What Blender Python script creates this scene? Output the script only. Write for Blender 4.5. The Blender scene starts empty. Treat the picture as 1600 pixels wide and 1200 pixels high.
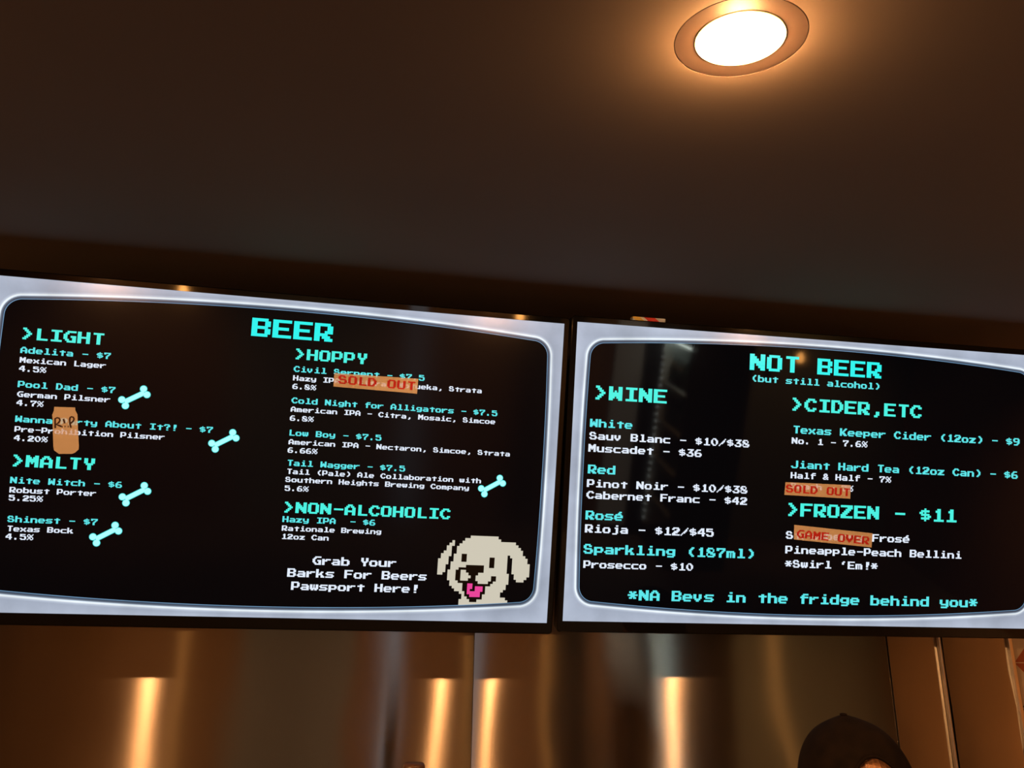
import bpy, bmesh, math, random
from mathutils import Vector, Matrix, noise
random.seed(7)
C = bpy.context.scene.collection
SC = bpy.context.scene
EYE = 1.78          # camera height above the floor

# ------------------------------------------------------------------ camera
cam_d = bpy.data.cameras.new('camera'); cam = bpy.data.objects.new('camera', cam_d); C.objects.link(cam)
cam_d.sensor_fit = 'HORIZONTAL'; cam_d.sensor_width = 36.0; cam_d.lens = 36.0 * 1197.8 / 1600
cam_d.clip_start = 0.02
_R = Vector((0.98396613, -0.17769764, 0.01530352)); _U = Vector((-0.06625074, -0.28448531, 0.95638849)); _F = Vector((0.16559435, 0.94206776, 0.29169651))
cam.matrix_world = Matrix(((_R.x, _U.x, -_F.x, 0), (_R.y, _U.y, -_F.y, 0), (_R.z, _U.z, -_F.z, EYE), (0, 0, 0, 1)))
SC.camera = cam

# ------------------------------------------------------------------ world and exposure
w = bpy.data.worlds.new('room_dark'); SC.world = w; w.use_nodes = True
w.node_tree.nodes['Background'].inputs[0].default_value = (0.9, 0.55, 0.35, 1)
w.node_tree.nodes['Background'].inputs[1].default_value = 0.004
SC.view_settings.view_transform = 'Standard'; SC.view_settings.look = 'None'
SC.view_settings.exposure = 0.0; SC.view_settings.gamma = 1.0; SC.view_settings.use_curve_mapping = False
LAMP_POWER = 2300.0
LAMP_COLOUR = (1.0, 0.43, 0.145)
PENDANT_POWER = 42.0

# ------------------------------------------------------------------ helpers
def lin(r, g, b):
    f = lambda c: (c / 255 / 12.92) if c / 255 <= 0.04045 else ((c / 255 + 0.055) / 1.055) ** 2.4
    return (f(r), f(g), f(b), 1)
def mat(name, col, rough=0.5, metal=0.0, emit=None, strength=0.0, spec=0.5):
    m = bpy.data.materials.new(name); m.use_nodes = True
    b = m.node_tree.nodes['Principled BSDF']
    b.inputs['Base Color'].default_value = col; b.inputs['Roughness'].default_value = rough
    b.inputs['Metallic'].default_value = metal; b.inputs['Specular IOR Level'].default_value = spec
    if emit: b.inputs['Emission Color'].default_value = emit; b.inputs['Emission Strength'].default_value = strength
    return m
def bsdf(m): return m.node_tree.nodes['Principled BSDF']
def nd(m, t, **kw):
    n = m.node_tree.nodes.new(t)
    for k, v in kw.items(): setattr(n, k, v)
    return n
def ln(m, a, b): m.node_tree.links.new(a, b)
def noisy(m, c1, c2, scale=(8, 8, 8), detail=4, bump=0.0, bscale=None):
    tc = nd(m, 'ShaderNodeTexCoord'); mp = nd(m, 'ShaderNodeMapping'); mp.inputs['Scale'].default_value = scale
    ns = nd(m, 'ShaderNodeTexNoise'); ns.inputs['Scale'].default_value = 1.0; ns.inputs['Detail'].default_value = detail
    rp = nd(m, 'ShaderNodeValToRGB'); rp.color_ramp.elements[0].color = c1; rp.color_ramp.elements[1].color = c2
    rp.color_ramp.elements[0].position = 0.3; rp.color_ramp.elements[1].position = 0.7
    ln(m, tc.outputs['Object'], mp.inputs[0]); ln(m, mp.outputs[0], ns.inputs['Vector']); ln(m, ns.outputs[0], rp.inputs[0])
    ln(m, rp.outputs[0], bsdf(m).inputs['Base Color'])
    if bump:
        bp = nd(m, 'ShaderNodeBump'); bp.inputs['Strength'].default_value = bump; bp.inputs['Distance'].default_value = 0.002
        ln(m, ns.outputs[0], bp.inputs['Height']); ln(m, bp.outputs[0], bsdf(m).inputs['Normal'])
    return m
def obj(name, bm, mats, parent=None, smooth=False, mw=None):
    me = bpy.data.meshes.new(name); bm.normal_update(); bm.to_mesh(me); bm.free()
    for m in (mats if isinstance(mats, (list, tuple)) else [mats]): me.materials.append(m)
    if smooth:
        for p in me.polygons: p.use_smooth = True
    o = bpy.data.objects.new(name, me); C.objects.link(o)
    if parent: o.parent = parent
    if mw is not None: o.matrix_world = mw
    return o
def tag(o, label=None, cat=None, group=None, kind=None):
    if label: o['label'] = label
    if cat: o['category'] = cat
    if group: o['group'] = group
    if kind: o['kind'] = kind
    return o
def thing(name, label, cat, mw, group=None):
    o = bpy.data.objects.new(name, None); C.objects.link(o); o.empty_display_size = 0.05
    o.matrix_world = mw; return tag(o, label, cat, group)
def box(bm, x0, x1, y0, y1, z0, z1, bev=0.0):
    vs = [bm.verts.new((x, y, z)) for x in (x0, x1) for y in (y0, y1) for z in (z0, z1)]
    fs = [bm.faces.new([vs[i] for i in f]) for f in ((0, 1, 3, 2), (4, 6, 7, 5), (0, 4, 5, 1), (2, 3, 7, 6), (0, 2, 6, 4), (1, 5, 7, 3))]
    if bev:
        es = list({e for f in fs for e in f.edges})
        bmesh.ops.bevel(bm, geom=es, offset=bev, segments=2, affect='EDGES', profile=0.5)
    return bm
def lathe(bm, prof, seg=48, axis_mat=None):
    rings = []
    for r, z in prof:
        if r < 1e-6: rings.append([bm.verts.new((0, 0, z))])
        else: rings.append([bm.verts.new((r * math.cos(2 * math.pi * i / seg), r * math.sin(2 * math.pi * i / seg), z)) for i in range(seg)])
    fs = []
    for a, b in zip(rings, rings[1:]):
        for i in range(seg):
            j = (i + 1) % seg
            q = [a[i % len(a)], a[j % len(a)], b[j % len(b)], b[i % len(b)]]
            u = []
            for v in q:
                if v not in u: u.append(v)
            if len(u) > 2: fs.append(bm.faces.new(u))
    if axis_mat is not None: bmesh.ops.transform(bm, matrix=axis_mat, verts=[v for r in rings for v in r])
    return fs
def tube(bm, pts, r, seg=10, cap=True):
    pts = [Vector(p) for p in pts]; rings = []
    for i, p in enumerate(pts):
        t = (pts[min(i + 1, len(pts) - 1)] - pts[max(i - 1, 0)]).normalized()
        a = t.orthogonal().normalized() if i == 0 else (pa - t * pa.dot(t)).normalized()
        pa = a; b = t.cross(a); rr = r[i] if isinstance(r, (list, tuple)) else r
        rings.append([bm.verts.new(p + (a * math.cos(2 * math.pi * k / seg) + b * math.sin(2 * math.pi * k / seg)) * rr) for k in range(seg)])
    for a, b in zip(rings, rings[1:]):
        for k in range(seg): bm.faces.new((a[k], a[(k + 1) % seg], b[(k + 1) % seg], b[k]))
    if cap: bm.faces.new(rings[0][::-1]); bm.faces.new(rings[-1])
    return bm
def plate(bm, pts, y0, y1, mi=0):
    """polygon (x, z) given thickness between local depths y0 (front) and y1."""
    a = [bm.verts.new((x, y0, z)) for x, z in pts]; b = [bm.verts.new((x, y1, z)) for x, z in pts]
    n = len(pts); fs = [bm.faces.new(a), bm.faces.new(b[::-1])]
    for i in range(n): fs.append(bm.faces.new((a[i], b[i], b[(i + 1) % n], a[(i + 1) % n])))
    bmesh.ops.recalc_face_normals(bm, faces=fs)
    for f in fs: f.material_index = mi
    return fs
def sheet(bm, pts, y, mi=0):
    area = sum(pts[i - 1][0] * pts[i][1] - pts[i][0] * pts[i - 1][1] for i in range(len(pts)))
    if area < 0: pts = pts[::-1]
    f = bm.faces.new([bm.verts.new((x, y, z)) for x, z in pts]); f.material_index = mi   # CCW in (x, z) seen from -y
    return f

# ------------------------------------------------------------------ materials
M = {}
def steel(name, rough, aniso, buckle=0.06):
    m = mat(name, (0.62, 0.60, 0.56, 1), rough, 1.0)
    m.node_tree.nodes.remove(bsdf(m)); b = nd(m, 'ShaderNodeBsdfAnisotropic'); b.inputs['Color'].default_value = (0.46, 0.44, 0.41, 1)
    ln(m, b.outputs[0], m.node_tree.nodes['Material Output'].inputs[0])
    b.inputs['Anisotropy'].default_value = aniso
    tv = nd(m, 'ShaderNodeCombineXYZ'); tv.inputs[0].default_value = 1.0
    ln(m, tv.outputs[0], b.inputs['Tangent'])
    tc = nd(m, 'ShaderNodeTexCoord'); mp = nd(m, 'ShaderNodeMapping'); mp.inputs['Scale'].default_value = (900, 20, 14)
    ns = nd(m, 'ShaderNodeTexNoise'); ns.inputs['Scale'].default_value = 1; ns.inputs['Detail'].default_value = 3
    ln(m, tc.outputs['Object'], mp.inputs[0]); ln(m, mp.outputs[0], ns.inputs['Vector'])
    mr = nd(m, 'ShaderNodeMapRange'); mr.inputs['To Min'].default_value = rough - 0.02; mr.inputs['To Max'].default_value = rough + 0.02
    ln(m, ns.outputs[0], mr.inputs[0]); ln(m, mr.outputs[0], b.inputs['Roughness'])
    # sheet that is not quite flat, with fine rubbed marks
    mp2 = nd(m, 'ShaderNodeMapping'); mp2.inputs['Scale'].default_value = (2.2, 1, 1.6)
    n2 = nd(m, 'ShaderNodeTexNoise'); n2.inputs['Scale'].default_value = 1.6; n2.inputs['Detail'].default_value = 0.6
    ln(m, tc.outputs['Object'], mp2.inputs[0]); ln(m, mp2.outputs[0], n2.inputs['Vector'])
    bp = nd(m, 'ShaderNodeBump'); bp.inputs['Strength'].default_value = 1.0; bp.inputs['Distance'].default_value = buckle
    ln(m, n2.outputs[0], bp.inputs['Height'])
    bp2 = nd(m, 'ShaderNodeBump'); bp2.inputs['Strength'].default_value = 0.25; bp2.inputs['Distance'].default_value = 0.0001
    mp3 = nd(m, 'ShaderNodeMapping'); mp3.inputs['Scale'].default_value = (260, 30, 320)
    n3 = nd(m, 'ShaderNodeTexNoise'); n3.inputs['Scale'].default_value = 1; n3.inputs['Detail'].default_value = 2
    ln(m, tc.outputs['Object'], mp3.inputs[0]); ln(m, mp3.outputs[0], n3.inputs['Vector']); ln(m, n3.outputs[0], bp2.inputs['Height'])
    ln(m, bp.outputs[0], bp2.inputs['Normal']); ln(m, bp2.outputs[0], b.inputs['Normal'])
    return m
M['steel'] = steel('brushed_steel', 0.225, 0.83, 0.004)
M['steel_smooth'] = steel('worn_steel', 0.24, 0.55, 0.006)
M['steel_edge'] = mat('steel_edge', (0.75, 0.70, 0.62, 1), 0.28, 1.0)
M['chrome'] = mat('chrome', (0.8, 0.78, 0.75, 1), 0.12, 1.0)
M['ceiling'] = noisy(mat('ceiling_paint', (0.2, 0.16, 0.13, 1), 0.75, spec=0.25), (0.250, 0.212, 0.182, 1), (0.300, 0.254, 0.218, 1), (1.2, 1.2, 1.2), 3)
M['trim'] = mat('downlight_trim', (0.10, 0.075, 0.062, 1), 0.45)
M['baffle'] = mat('downlight_baffle', (0.25, 0.22, 0.18, 1), 0.35)
M['bezel'] = mat('gloss_black_plastic', (0.004, 0.004, 0.004, 1), 0.05)
M['housing'] = mat('matt_black_plastic', (0.012, 0.012, 0.012, 1), 0.5)
M['glass1'] = mat('screen_black_soft', (0.0012, 0.0011, 0.0014, 1), 0.13, emit=(0.45, 0.55, 0.9, 1), strength=0.0018, spec=0.24)
M['glass2'] = mat('screen_black_clear', (0.0012, 0.0011, 0.0014, 1), 0.045, emit=(0.45, 0.55, 0.9, 1), strength=0.0018, spec=0.24)
def glow(name, rgb, k=1.0): return mat(name, (0.003, 0.003, 0.003, 1), 0.2, emit=lin(*rgb), strength=k)
M['cyan_head'] = glow('screen_cyan_heading', (72, 242, 226)); M['cyan_title'] = glow('screen_cyan_title', (40, 244, 238))
M['cyan'] = glow('screen_cyan', (92, 232, 236)); M['white'] = glow('screen_white', (228, 238, 255))
M['bone_edge'] = glow('screen_bone_edge', (70, 226, 226)); M['bone'] = glow('screen_bone', (172, 255, 255))
M['dog'] = glow('screen_dog', (206, 200, 182)); M['pink'] = glow('screen_pink', (234, 68, 152))
M['dog_black'] = mat('screen_dog_black', (0.003, 0.003, 0.003, 1), 0.2)
# picture of an old tube set's metal surround, shown on the screens
m = glow('screen_surround', (200, 205, 230)); M['surround'] = m
uv = nd(m, 'ShaderNodeUVMap'); sx = nd(m, 'ShaderNodeSeparateXYZ'); ln(m, uv.outputs[0], sx.inputs[0])
rp = nd(m, 'ShaderNodeValToRGB'); ln(m, sx.outputs[1], rp.inputs[0])
E = rp.color_ramp.elements
STOPS = [(0.0, (105, 150, 190)), (0.055, (135, 178, 215)), (0.085, (52, 70, 92)), (0.28, (76, 88, 106)), (0.41, (122, 134, 150)), (0.48, (225, 240, 255)), (0.59, (244, 252, 255)), (0.67, (190, 201, 219)), (0.80, (168, 178, 197)), (1.0, (182, 192, 211))]
E[0].position = 0; E[0].color = lin(*STOPS[0][1]); E[1].position = 1; E[1].color = lin(*STOPS[-1][1])
for p, c in STOPS[1:-1]:
    e = E.new(p); e.color = lin(*c)
tc = nd(m, 'ShaderNodeTexCoord'); ns = nd(m, 'ShaderNodeTexNoise'); ns.inputs['Scale'].default_value = 9; ns.inputs['Detail'].default_value = 6
ln(m, tc.outputs['Object'], ns.inputs['Vector'])
mr = nd(m, 'ShaderNodeMapRange'); mr.inputs['From Min'].default_value = 0.3; mr.inputs['From Max'].default_value = 0.7; mr.inputs['To Min'].default_value = 0.78; mr.inputs['To Max'].default_value = 1.08
ln(m, ns.outputs[0], mr.inputs[0])
mx = nd(m, 'ShaderNodeMix', data_type='RGBA', blend_type='MULTIPLY'); mx.inputs[0].default_value = 1.0
ln(m, rp.outputs[0], mx.inputs[6]); ln(m, mr.outputs[0], mx.inputs[7]); ln(m, mx.outputs[2], bsdf(m).inputs['Emission Color'])
# thin paper that lets the lit letters behind shine through a little
m = mat('thin_paper', (0.80, 0.72, 0.60, 1), 0.7, spec=0.2); M['paper'] = m
tr = nd(m, 'ShaderNodeBsdfTransparent'); ms = nd(m, 'ShaderNodeMixShader'); ms.inputs[0].default_value = 0.56
out = m.node_tree.nodes['Material Output']
ln(m, tr.outputs[0], ms.inputs[1]); ln(m, bsdf(m).outputs[0], ms.inputs[2]); ln(m, ms.outputs[0], out.inputs[0])
M['red_ink'] = mat('red_print', (0.50, 0.030, 0.030, 1), 0.6, spec=0.2); M['marker'] = mat('black_marker', (0.045, 0.02, 0.015, 1), 0.6, spec=0.2)
m = mat('bulb_lens', (0.1, 0.08, 0.05, 1), 0.3, emit=(*LAMP_COLOUR, 1), strength=LAMP_POWER); M['lens'] = m
M['lens_outer'] = mat('bulb_lens_outer', (0.1, 0.08, 0.05, 1), 0.3, emit=(1.0, 0.62, 0.27, 1), strength=9.0)
M['recess_glow'] = mat('recess_wall_glow', (0.5, 0.4, 0.25, 1), 0.2, emit=(1.0, 0.56, 0.12, 1), strength=1.15)  # lamp light reflected off the recess wall, set as emission
M['recess_glint'] = mat('recess_ring_glint', (0.5, 0.4, 0.25, 1), 0.2, emit=(1.0, 0.70, 0.25, 1), strength=3.5)  # bright ring reflections on the recess wall, set as emission
M['filament'] = mat('filament_bulb', (0.3, 0.2, 0.1, 1), 0.2, emit=(1.0, 0.42, 0.10, 1), strength=PENDANT_POWER)
M['brass'] = mat('aged_brass', (0.35, 0.22, 0.10, 1), 0.35, 1.0)
M['black'] = mat('flat_black', (0.01, 0.009, 0.008, 1), 0.6)
M['floor'] = noisy(mat('dark_concrete', (0.1, 0.09, 0.08, 1), 0.5), (0.20, 0.15, 0.12, 1), (0.28, 0.21, 0.165, 1), (2, 2, 2), 6)
M['wood_wall'] = noisy(mat('warm_wood_paneling', (0.3, 0.16, 0.07, 1), 0.5), (0.22, 0.115, 0.05, 1), (0.34, 0.19, 0.085, 1), (14, 2, 0.8), 4)
M['dark_paint'] = mat('dark_grey_paint', (0.06, 0.055, 0.055, 1), 0.6)
M['olive'] = mat('olive_paint', (0.22, 0.25, 0.22, 1), 0.7)
M['panel_grey'] = mat('added_panel_grey', (0.26, 0.30, 0.36, 1), 0.6)  # for the added panel mirrored in the steel
M['plaster'] = mat('dim_plaster', (0.20, 0.16, 0.12, 1), 0.8)

# ------------------------------------------------------------------ room
def slab(name, x0, x1, y0, y1, z0, z1, m, rotz=0, piv=None):
    cx, cy, cz = (x0 + x1) / 2, (y0 + y1) / 2, (z0 + z1) / 2
    bm = bmesh.new(); box(bm, x0 - cx, x1 - cx, y0 - cy, y1 - cy, z0 - cz, z1 - cz)
    p = Vector((cx, cy, cz)); mw = Matrix.Translation(p)
    if rotz:
        pv = Vector(piv); mw = Matrix.Translation(pv) @ Matrix.Rotation(rotz, 4, 'Z') @ Matrix.Translation(p - pv)
    return tag(obj(name, bm, m, None, mw=mw), kind='structure')
slab('floor', -3.2, 4.6, -3.3, 2.6, -0.08, 0.0, M['floor'])
# ceiling: rises gently towards the screen wall, level further back
CZ = lambda y: EYE + 0.542 + 0.12 * max(y, -0.2)
LAMPS = [(0.366, 0.6505), (-0.90, 0.6505), (1.26, 0.6505)]
HOLE = 0.0722
def ceiling():
    bm = bmesh.new()
    xs = [-3.2]; 
    # sloping part with round holes for the downlights: build as strips around each hole
    cells = sorted(LAMPS)
    edges = [-3.2] + [ (a[0] + b[0]) / 2 for a, b in zip(cells, cells[1:])] + [4.6]
    Y0, Y1 = -0.2, 2.6
    for (lx, ly), a, b in zip(cells, edges, edges[1:]):
        N = 64; ring = []; outer = []
        for i in range(N):
            t = 2 * math.pi * (i + 0.5) / N; c, s = math.cos(t), math.sin(t)
            ring.append((lx + HOLE * c, ly + HOLE * s))
            k = min(((b - lx) / c) if c > 0 else ((a - lx) / c), ((Y1 - ly) / s) if s > 0 else ((Y0 - ly) / s))
            outer.append((lx + k * c, ly + k * s))
        for q in ((a, Y0), (a, Y1), (b, Y0), (b, Y1)):
            j = min(range(N), key=lambda i: (outer[i][0] - q[0]) ** 2 + (outer[i][1] - q[1]) ** 2); outer[j] = q
        rv = [bm.verts.new((x, y, CZ(y))) for x, y in ring]; ov = [bm.verts.new((x, y, CZ(y))) for x, y in outer]
        up = [bm.verts.new((x, y, CZ(y) + 0.10)) for x, y in ring]
        for i in range(N):
            j = (i + 1) % N
            bm.faces.new((rv[i], rv[j], ov[j], ov[i])); bm.faces.new((rv[j], rv[i], up[i], up[j]))
    v = [bm.verts.new(p) for p in ((-3.2, -3.3, CZ(-1)), (4.6, -3.3, CZ(-1)), (4.6, -0.2, CZ(-0.2)), (-3.2, -0.2, CZ(-0.2)))]
    bm.faces.new(v)
    # solid back above
    for p in (((-3.2, -3.3), (4.6, -3.3), (4.6, 2.6), (-3.2, 2.6)),):
        bm.faces.new([bm.verts.new((x, y, CZ(y) + 0.12 if y > 0 else CZ(y) + 0.12)) for x, y in p])
    return tag(obj('ceiling', bm, M['ceiling']), kind='structure')
ceiling()
slab('wall_back', -3.2, 4.6, -3.3, -3.2, 0, CZ(-1), M['wood_wall'])
slab('wall_left', -3.3, -3.2, -3.3, 2.6, 0, 2.7, M['plaster'])
slab('wall_right', 4.6, 4.7, -3.3, 2.6, 0, 2.7, M['wood_wall'])
YAW = -0.022; PV = (0.4, 1.95, 0)
slab('wall_front', -3.2, 1.70, 1.975, 2.07, 0, 2.62, M['dark_paint'], YAW, PV)

# stainless sheets on the screen wall
def steel_sheet(name, x0, x1, z0, z1, m, label, dy=0.0, yaw=YAW, warp=None):
    bm = bmesh.new(); nx, nz = 40, 24
    cx, cz = (x0 + x1) / 2, (z0 + z1) / 2
    g = [[[bm.verts.new((x0 + (x1 - x0) * i / nx - cx, yy + (warp((x0 + (x1 - x0) * i / nx), (z0 + (z1 - z0) * k / nz)) if warp else 0), z0 + (z1 - z0) * k / nz - cz)) for k in range(nz + 1)] for i in range(nx + 1)] for yy in (0.0, 0.003)]
    for i in range(nx):
        for k in range(nz):
            bm.faces.new((g[0][i][k], g[0][i + 1][k], g[0][i + 1][k + 1], g[0][i][k + 1]))
            bm.faces.new((g[1][i][k], g[1][i][k + 1], g[1][i + 1][k + 1], g[1][i + 1][k]))
    loop = [(i, 0) for i in range(nx)] + [(nx, k) for k in range(nz)] + [(i, nz) for i in range(nx, 0, -1)] + [(0, k) for k in range(nz, 0, -1)]
    f2 = [bm.verts.new(g[0][i][k].co) for i, k in loop]; b2 = [bm.verts.new(g[1][i][k].co) for i, k in loop]
    for i in range(len(loop)):
        j = (i + 1) % len(loop); bm.faces.new((f2[j], f2[i], b2[i], b2[j]))
    mw = Matrix.Translation(PV) @ Matrix.Rotation(YAW, 4, 'Z') @ Matrix.Translation((cx - PV[0], dy, cz)) @ Matrix.Rotation(yaw - YAW, 4, 'Z')
    return tag(obj(name, bm, m, None, True, mw=mw), label, 'wall panel')
SEAM = 0.262
curl = lambda x, z: 0.0145 * math.exp(-abs(x - SEAM) / 0.30)
steel_sheet('steel_panel', -2.4, SEAM - 0.0005, 0.2, 2.40, M['steel'], 'wide brushed stainless steel sheet on the wall below the BEER screen', warp=curl)
steel_sheet('steel_panel', SEAM + 0.0005, 1.355, 0.2, 2.40, M['steel'], 'brushed stainless steel sheet on the wall below the NOT BEER screen', warp=curl)

steel_sheet('steel_panel', 1.357, 1.504, 0.2, 2.40, M['steel_smooth'], 'narrow brown-lit stainless steel strip between the wide sheet and the bright seam', yaw=YAW + 0.05)
steel_sheet('steel_panel', 1.515, 1.708, 0.2, 2.40, M['steel_smooth'], 'stainless steel sheet with a wavy highlight at the right end of the wall', dy=-0.006, yaw=YAW + 0.012, warp=lambda x, z: 0.004 * math.sin((z - 1.62) * 16) * math.exp(-((z - 1.64) / 0.09) ** 2))
def strip(name, x0, x1, y0, y1, m):
    bm = bmesh.new(); box(bm, x0 - PV[0], x1 - PV[0], y0, y1, 0.2, 2.4, 0.0015)
    return tag(obj(name, bm, m, mw=Matrix.Translation(PV) @ Matrix.Rotation(YAW, 4, 'Z')), kind='structure')
strip('trim_1', 1.5045, 1.5110, -0.007, 0.004, M['steel_edge'])
strip('trim_2', 1.7085, 1.7200, -0.012, 0.016, M['steel_edge'])
# tiled wall beyond the steel
m = mat('diamond_tile', (0.5, 0.4, 0.3, 1), 0.4); M['tile'] = m
tc = nd(m, 'ShaderNodeTexCoord'); sp = nd(m, 'ShaderNodeSeparateXYZ'); ln(m, tc.outputs['Object'], sp.inputs[0])
def mth(op, a, b=None):
    n = nd(m, 'ShaderNodeMath', operation=op)
    for i, v in enumerate((a, b)):
        if v is None: continue
        if isinstance(v, (int, float)): n.inputs[i].default_value = v
        else: ln(m, v, n.inputs[i])
    return n.outputs[0]
PER = 0.114
ax = mth('ABSOLUTE', mth('SUBTRACT', mth('MODULO', mth('ADD', sp.outputs[0], 10 * PER), PER), PER / 2))
mz = mth('MODULO', mth('ADD', sp.outputs[2], 20 * PER), PER)
az = mth('ABSOLUTE', mth('SUBTRACT', mz, PER / 2))
dia = mth('LESS_THAN', mth('ADD', ax, az), PER / 2)
row = mth('LESS_THAN', mth('MODULO', mth('ADD', sp.outputs[2], 20 * PER), 2 * PER), PER)
g = mth('MAXIMUM', mth('LESS_THAN', az, 0.0011), mth('LESS_THAN', ax, 0.0011))
def mixc(f, a, b):
    n = nd(m, 'ShaderNodeMix', data_type='RGBA'); ln(m, f, n.inputs[0])
    for i, v in ((6, a), (7, b)):
        if isinstance(v, tuple): n.inputs[i].default_value = v
        else: ln(m, v, n.inputs[i])
    return n.outputs[2]
c = mixc(dia, (0.42, 0.34, 0.25, 1), mixc(row, (0.012, 0.012, 0.012, 1), (0.26, 0.055, 0.02, 1)))
ln(m, mixc(g, c, (0.5, 0.42, 0.32, 1)), bsdf(m).inputs['Base Color'])
bm = bmesh.new(); TX = 1.7335; TZ = 1.6275
box(bm, 0, 2.9, 0, 0.09, -TZ, 2.62 - TZ)
tag(obj('wall_front_tiled', bm, M['tile'], mw=Matrix.Translation((TX, 1.93, TZ)) @ Matrix.Rotation(YAW, 4, 'Z')), kind='structure')

# ------------------------------------------------------------------ menu screens
FONT = {
'A':'..###../.##.##./##...##/##...##/#######/##...##/##...##','B':'######./##...##/##...##/######./##...##/##...##/######.',
'C':'..####./.##..##/##...../##...../##...../.##..##/..####.','D':'#####../##..##./##...##/##...##/##...##/##..##./#####..',
'E':'#######/##...../##...../######./##...../##...../#######','F':'#######/##...../##...../######./##...../##...../##.....',
'G':'..#####/.##..../##...../##..###/##...##/.##..##/..#####','H':'##...##/##...##/##...##/#######/##...##/##...##/##...##',
'I':'.######/...##../...##../...##../...##../...##../.######','J':'.....##/.....##/.....##/.....##/.....##/##...##/.#####.',
'K':'##...##/##..##./##.##../####.../#####../##.###./##..###','L':'.##..../.##..../.##..../.##..../.##..../.##..../.######',
'M':'##...##/###.###/#######/#######/##.#.##/##...##/##...##','N':'##...##/###..##/####.##/#######/##.####/##..###/##...##',
'O':'.#####./##...##/##...##/##...##/##...##/##...##/.#####.','P':'######./##...##/##...##/##...##/######./##...../##.....',
'R':'######./##...##/##...##/##..###/#####../##.###./##..###','S':'.####../##..##./##...../.#####./.....##/##...##/.#####.',
'T':'.######/...##../...##../...##../...##../...##../...##..','U':'##...##/##...##/##...##/##...##/##...##/##...##/.#####.',
'V':'##...##/##...##/##...##/###.###/.#####./..###../...#...','W':'##...##/##...##/##.#.##/#######/#######/###.###/##...##',
'X':'##...##/###.###/.#####./..###../.#####./###.###/##...##','Y':'.##..##/.##..##/.##..##/..####./...##../...##../...##..',
'Z':'#######/....###/...###./..###../.###.../###..../#######',
'0':'..###../.#..##./##...##/##...##/##...##/.##..#./..###..','1':'...##../..###../...##../...##../...##../...##../.######',
'2':'.#####./##...##/....###/..####./.####../###..../#######','3':'.######/....##./...##../..####./.....##/##...##/.#####.',
'4':'...###./..####./.##.##./##..##./#######/....##./....##.','5':'######./##...../######./.....##/.....##/##...##/.#####.',
'6':'..####./.##..../##...../######./##...##/##...##/.#####.','7':'#######/##...##/....##./...##../..##.../..##.../..##...',
'8':'.####../##...#./###..#./.####../#..####/#....##/.#####.','9':'.#####./##...##/##...##/.######/.....##/....##./.####..',
'a':'......./......./.#####./.....##/.######/##...##/.######','b':'##...../##...../######./##...##/##...##/##...##/######.',
'c':'......./......./.######/##...../##...../##...../.######','d':'.....##/.....##/.######/##...##/##...##/##...##/.######',
'e':'......./......./.#####./##...##/#######/##...../.#####.','f':'...####/..##.../.######/..##.../..##.../..##.../..##...',
'g':'......./......./.######/##...##/##...##/.######/.....##/.#####.','h':'##...../##...../######./##...##/##...##/##...##/##...##',
'i':'...##../......./..###../...##../...##../...##../.######','j':'....##./......./...###./....##./....##./....##./....##./.####..',
'k':'##...../##...../##..##./##.##../#####../##..##./##..###','l':'..###../...##../...##../...##../...##../...##../.######',
'm':'......./......./######./##.#.##/##.#.##/##.#.##/##.#.##','n':'......./......./######./##...##/##...##/##...##/##...##',
'o':'......./......./.#####./##...##/##...##/##...##/.#####.','p':'......./......./######./##...##/##...##/######./##...../##.....',
'r':'......./......./##.####/####.../##...../##...../##.....','s':'......./......./.######/##...../.#####./.....##/######.',
't':'......./...##../.######/...##../...##../...##../...##..','u':'......./......./##...##/##...##/##...##/##...##/.######',
'v':'......./......./##..##./##..##./##..##./.####../..##...','w':'......./......./##.#.##/##.#.##/##.#.##/#######/.##.##.',
'x':'......./......./##...##/.##.##./..###../.##.##./##...##','y':'......./......./##...##/##...##/##...##/.######/.....##/.#####.',
'z':'......./......./#######/...###./..###../.###.../#######',
'$':'...#.../.#####./##.#.../.#####./...#.##/.#####./...#...','%':'.##...#/#..#.#./#..##../.##.##./..##..#/.#.#..#/#...##.',
'-':'......./......./......./.######/......./......./.......','.':'......./......./......./......./......./..##.../..##...',
',':'......./......./......./......./......./...##../...##../..##...','?':'.#####./##...##/....###/...##../...##../......./...##..',
'!':'...###./...###./...###./...##../...##../......./...##..','(':'....##./...##../..##.../..##.../..##.../...##../....##.',
')':'..##.../...##../....##./....##./....##./...##../..##...','/':'......#/.....#./....##./...##../..##.../.#...../#......',
'&':'..###../.##.##./.##.##./..###../.###.##/##..##./.###.##','*':'......./.##.##./..###../#######/..###../.##.##./.......',
'‘':'...##../..##.../..##.../......./......./......./.......','é':'....##./...##../.#####./##...##/#######/##...../.#####.',
'>':'.##..../..##.../...##../....##./...##../..##.../.##....'}
def letters(bm, text, x0, zmid, px, y, mi=0, dx=(1, 0)):
    """pixel letters as thin lit cells; zmid = middle of the capitals."""
    g = 0.09
    for n, ch in enumerate(text):
        if ch not in FONT: continue
        for r, line in enumerate(FONT[ch].split('/')):
            c = 0
            while c < 7:
                if line[c] == '#':
                    e = c
                    while e < 7 and line[e] == '#': e += 1
                    a0 = (n * 8 + c - g) * px; a1 = (n * 8 + e + g) * px; z1 = (3.5 - r + g) * px; z0 = (2.5 - r - g) * px
                    sheet(bm, [(x0 + a * dx[0] - z * dx[1], zmid + a * dx[1] + z * dx[0]) for a, z in ((a0, z0), (a1, z0), (a1, z1), (a0, z1))], y, mi)
                    c = e
                else: c += 1
    return bm
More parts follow.
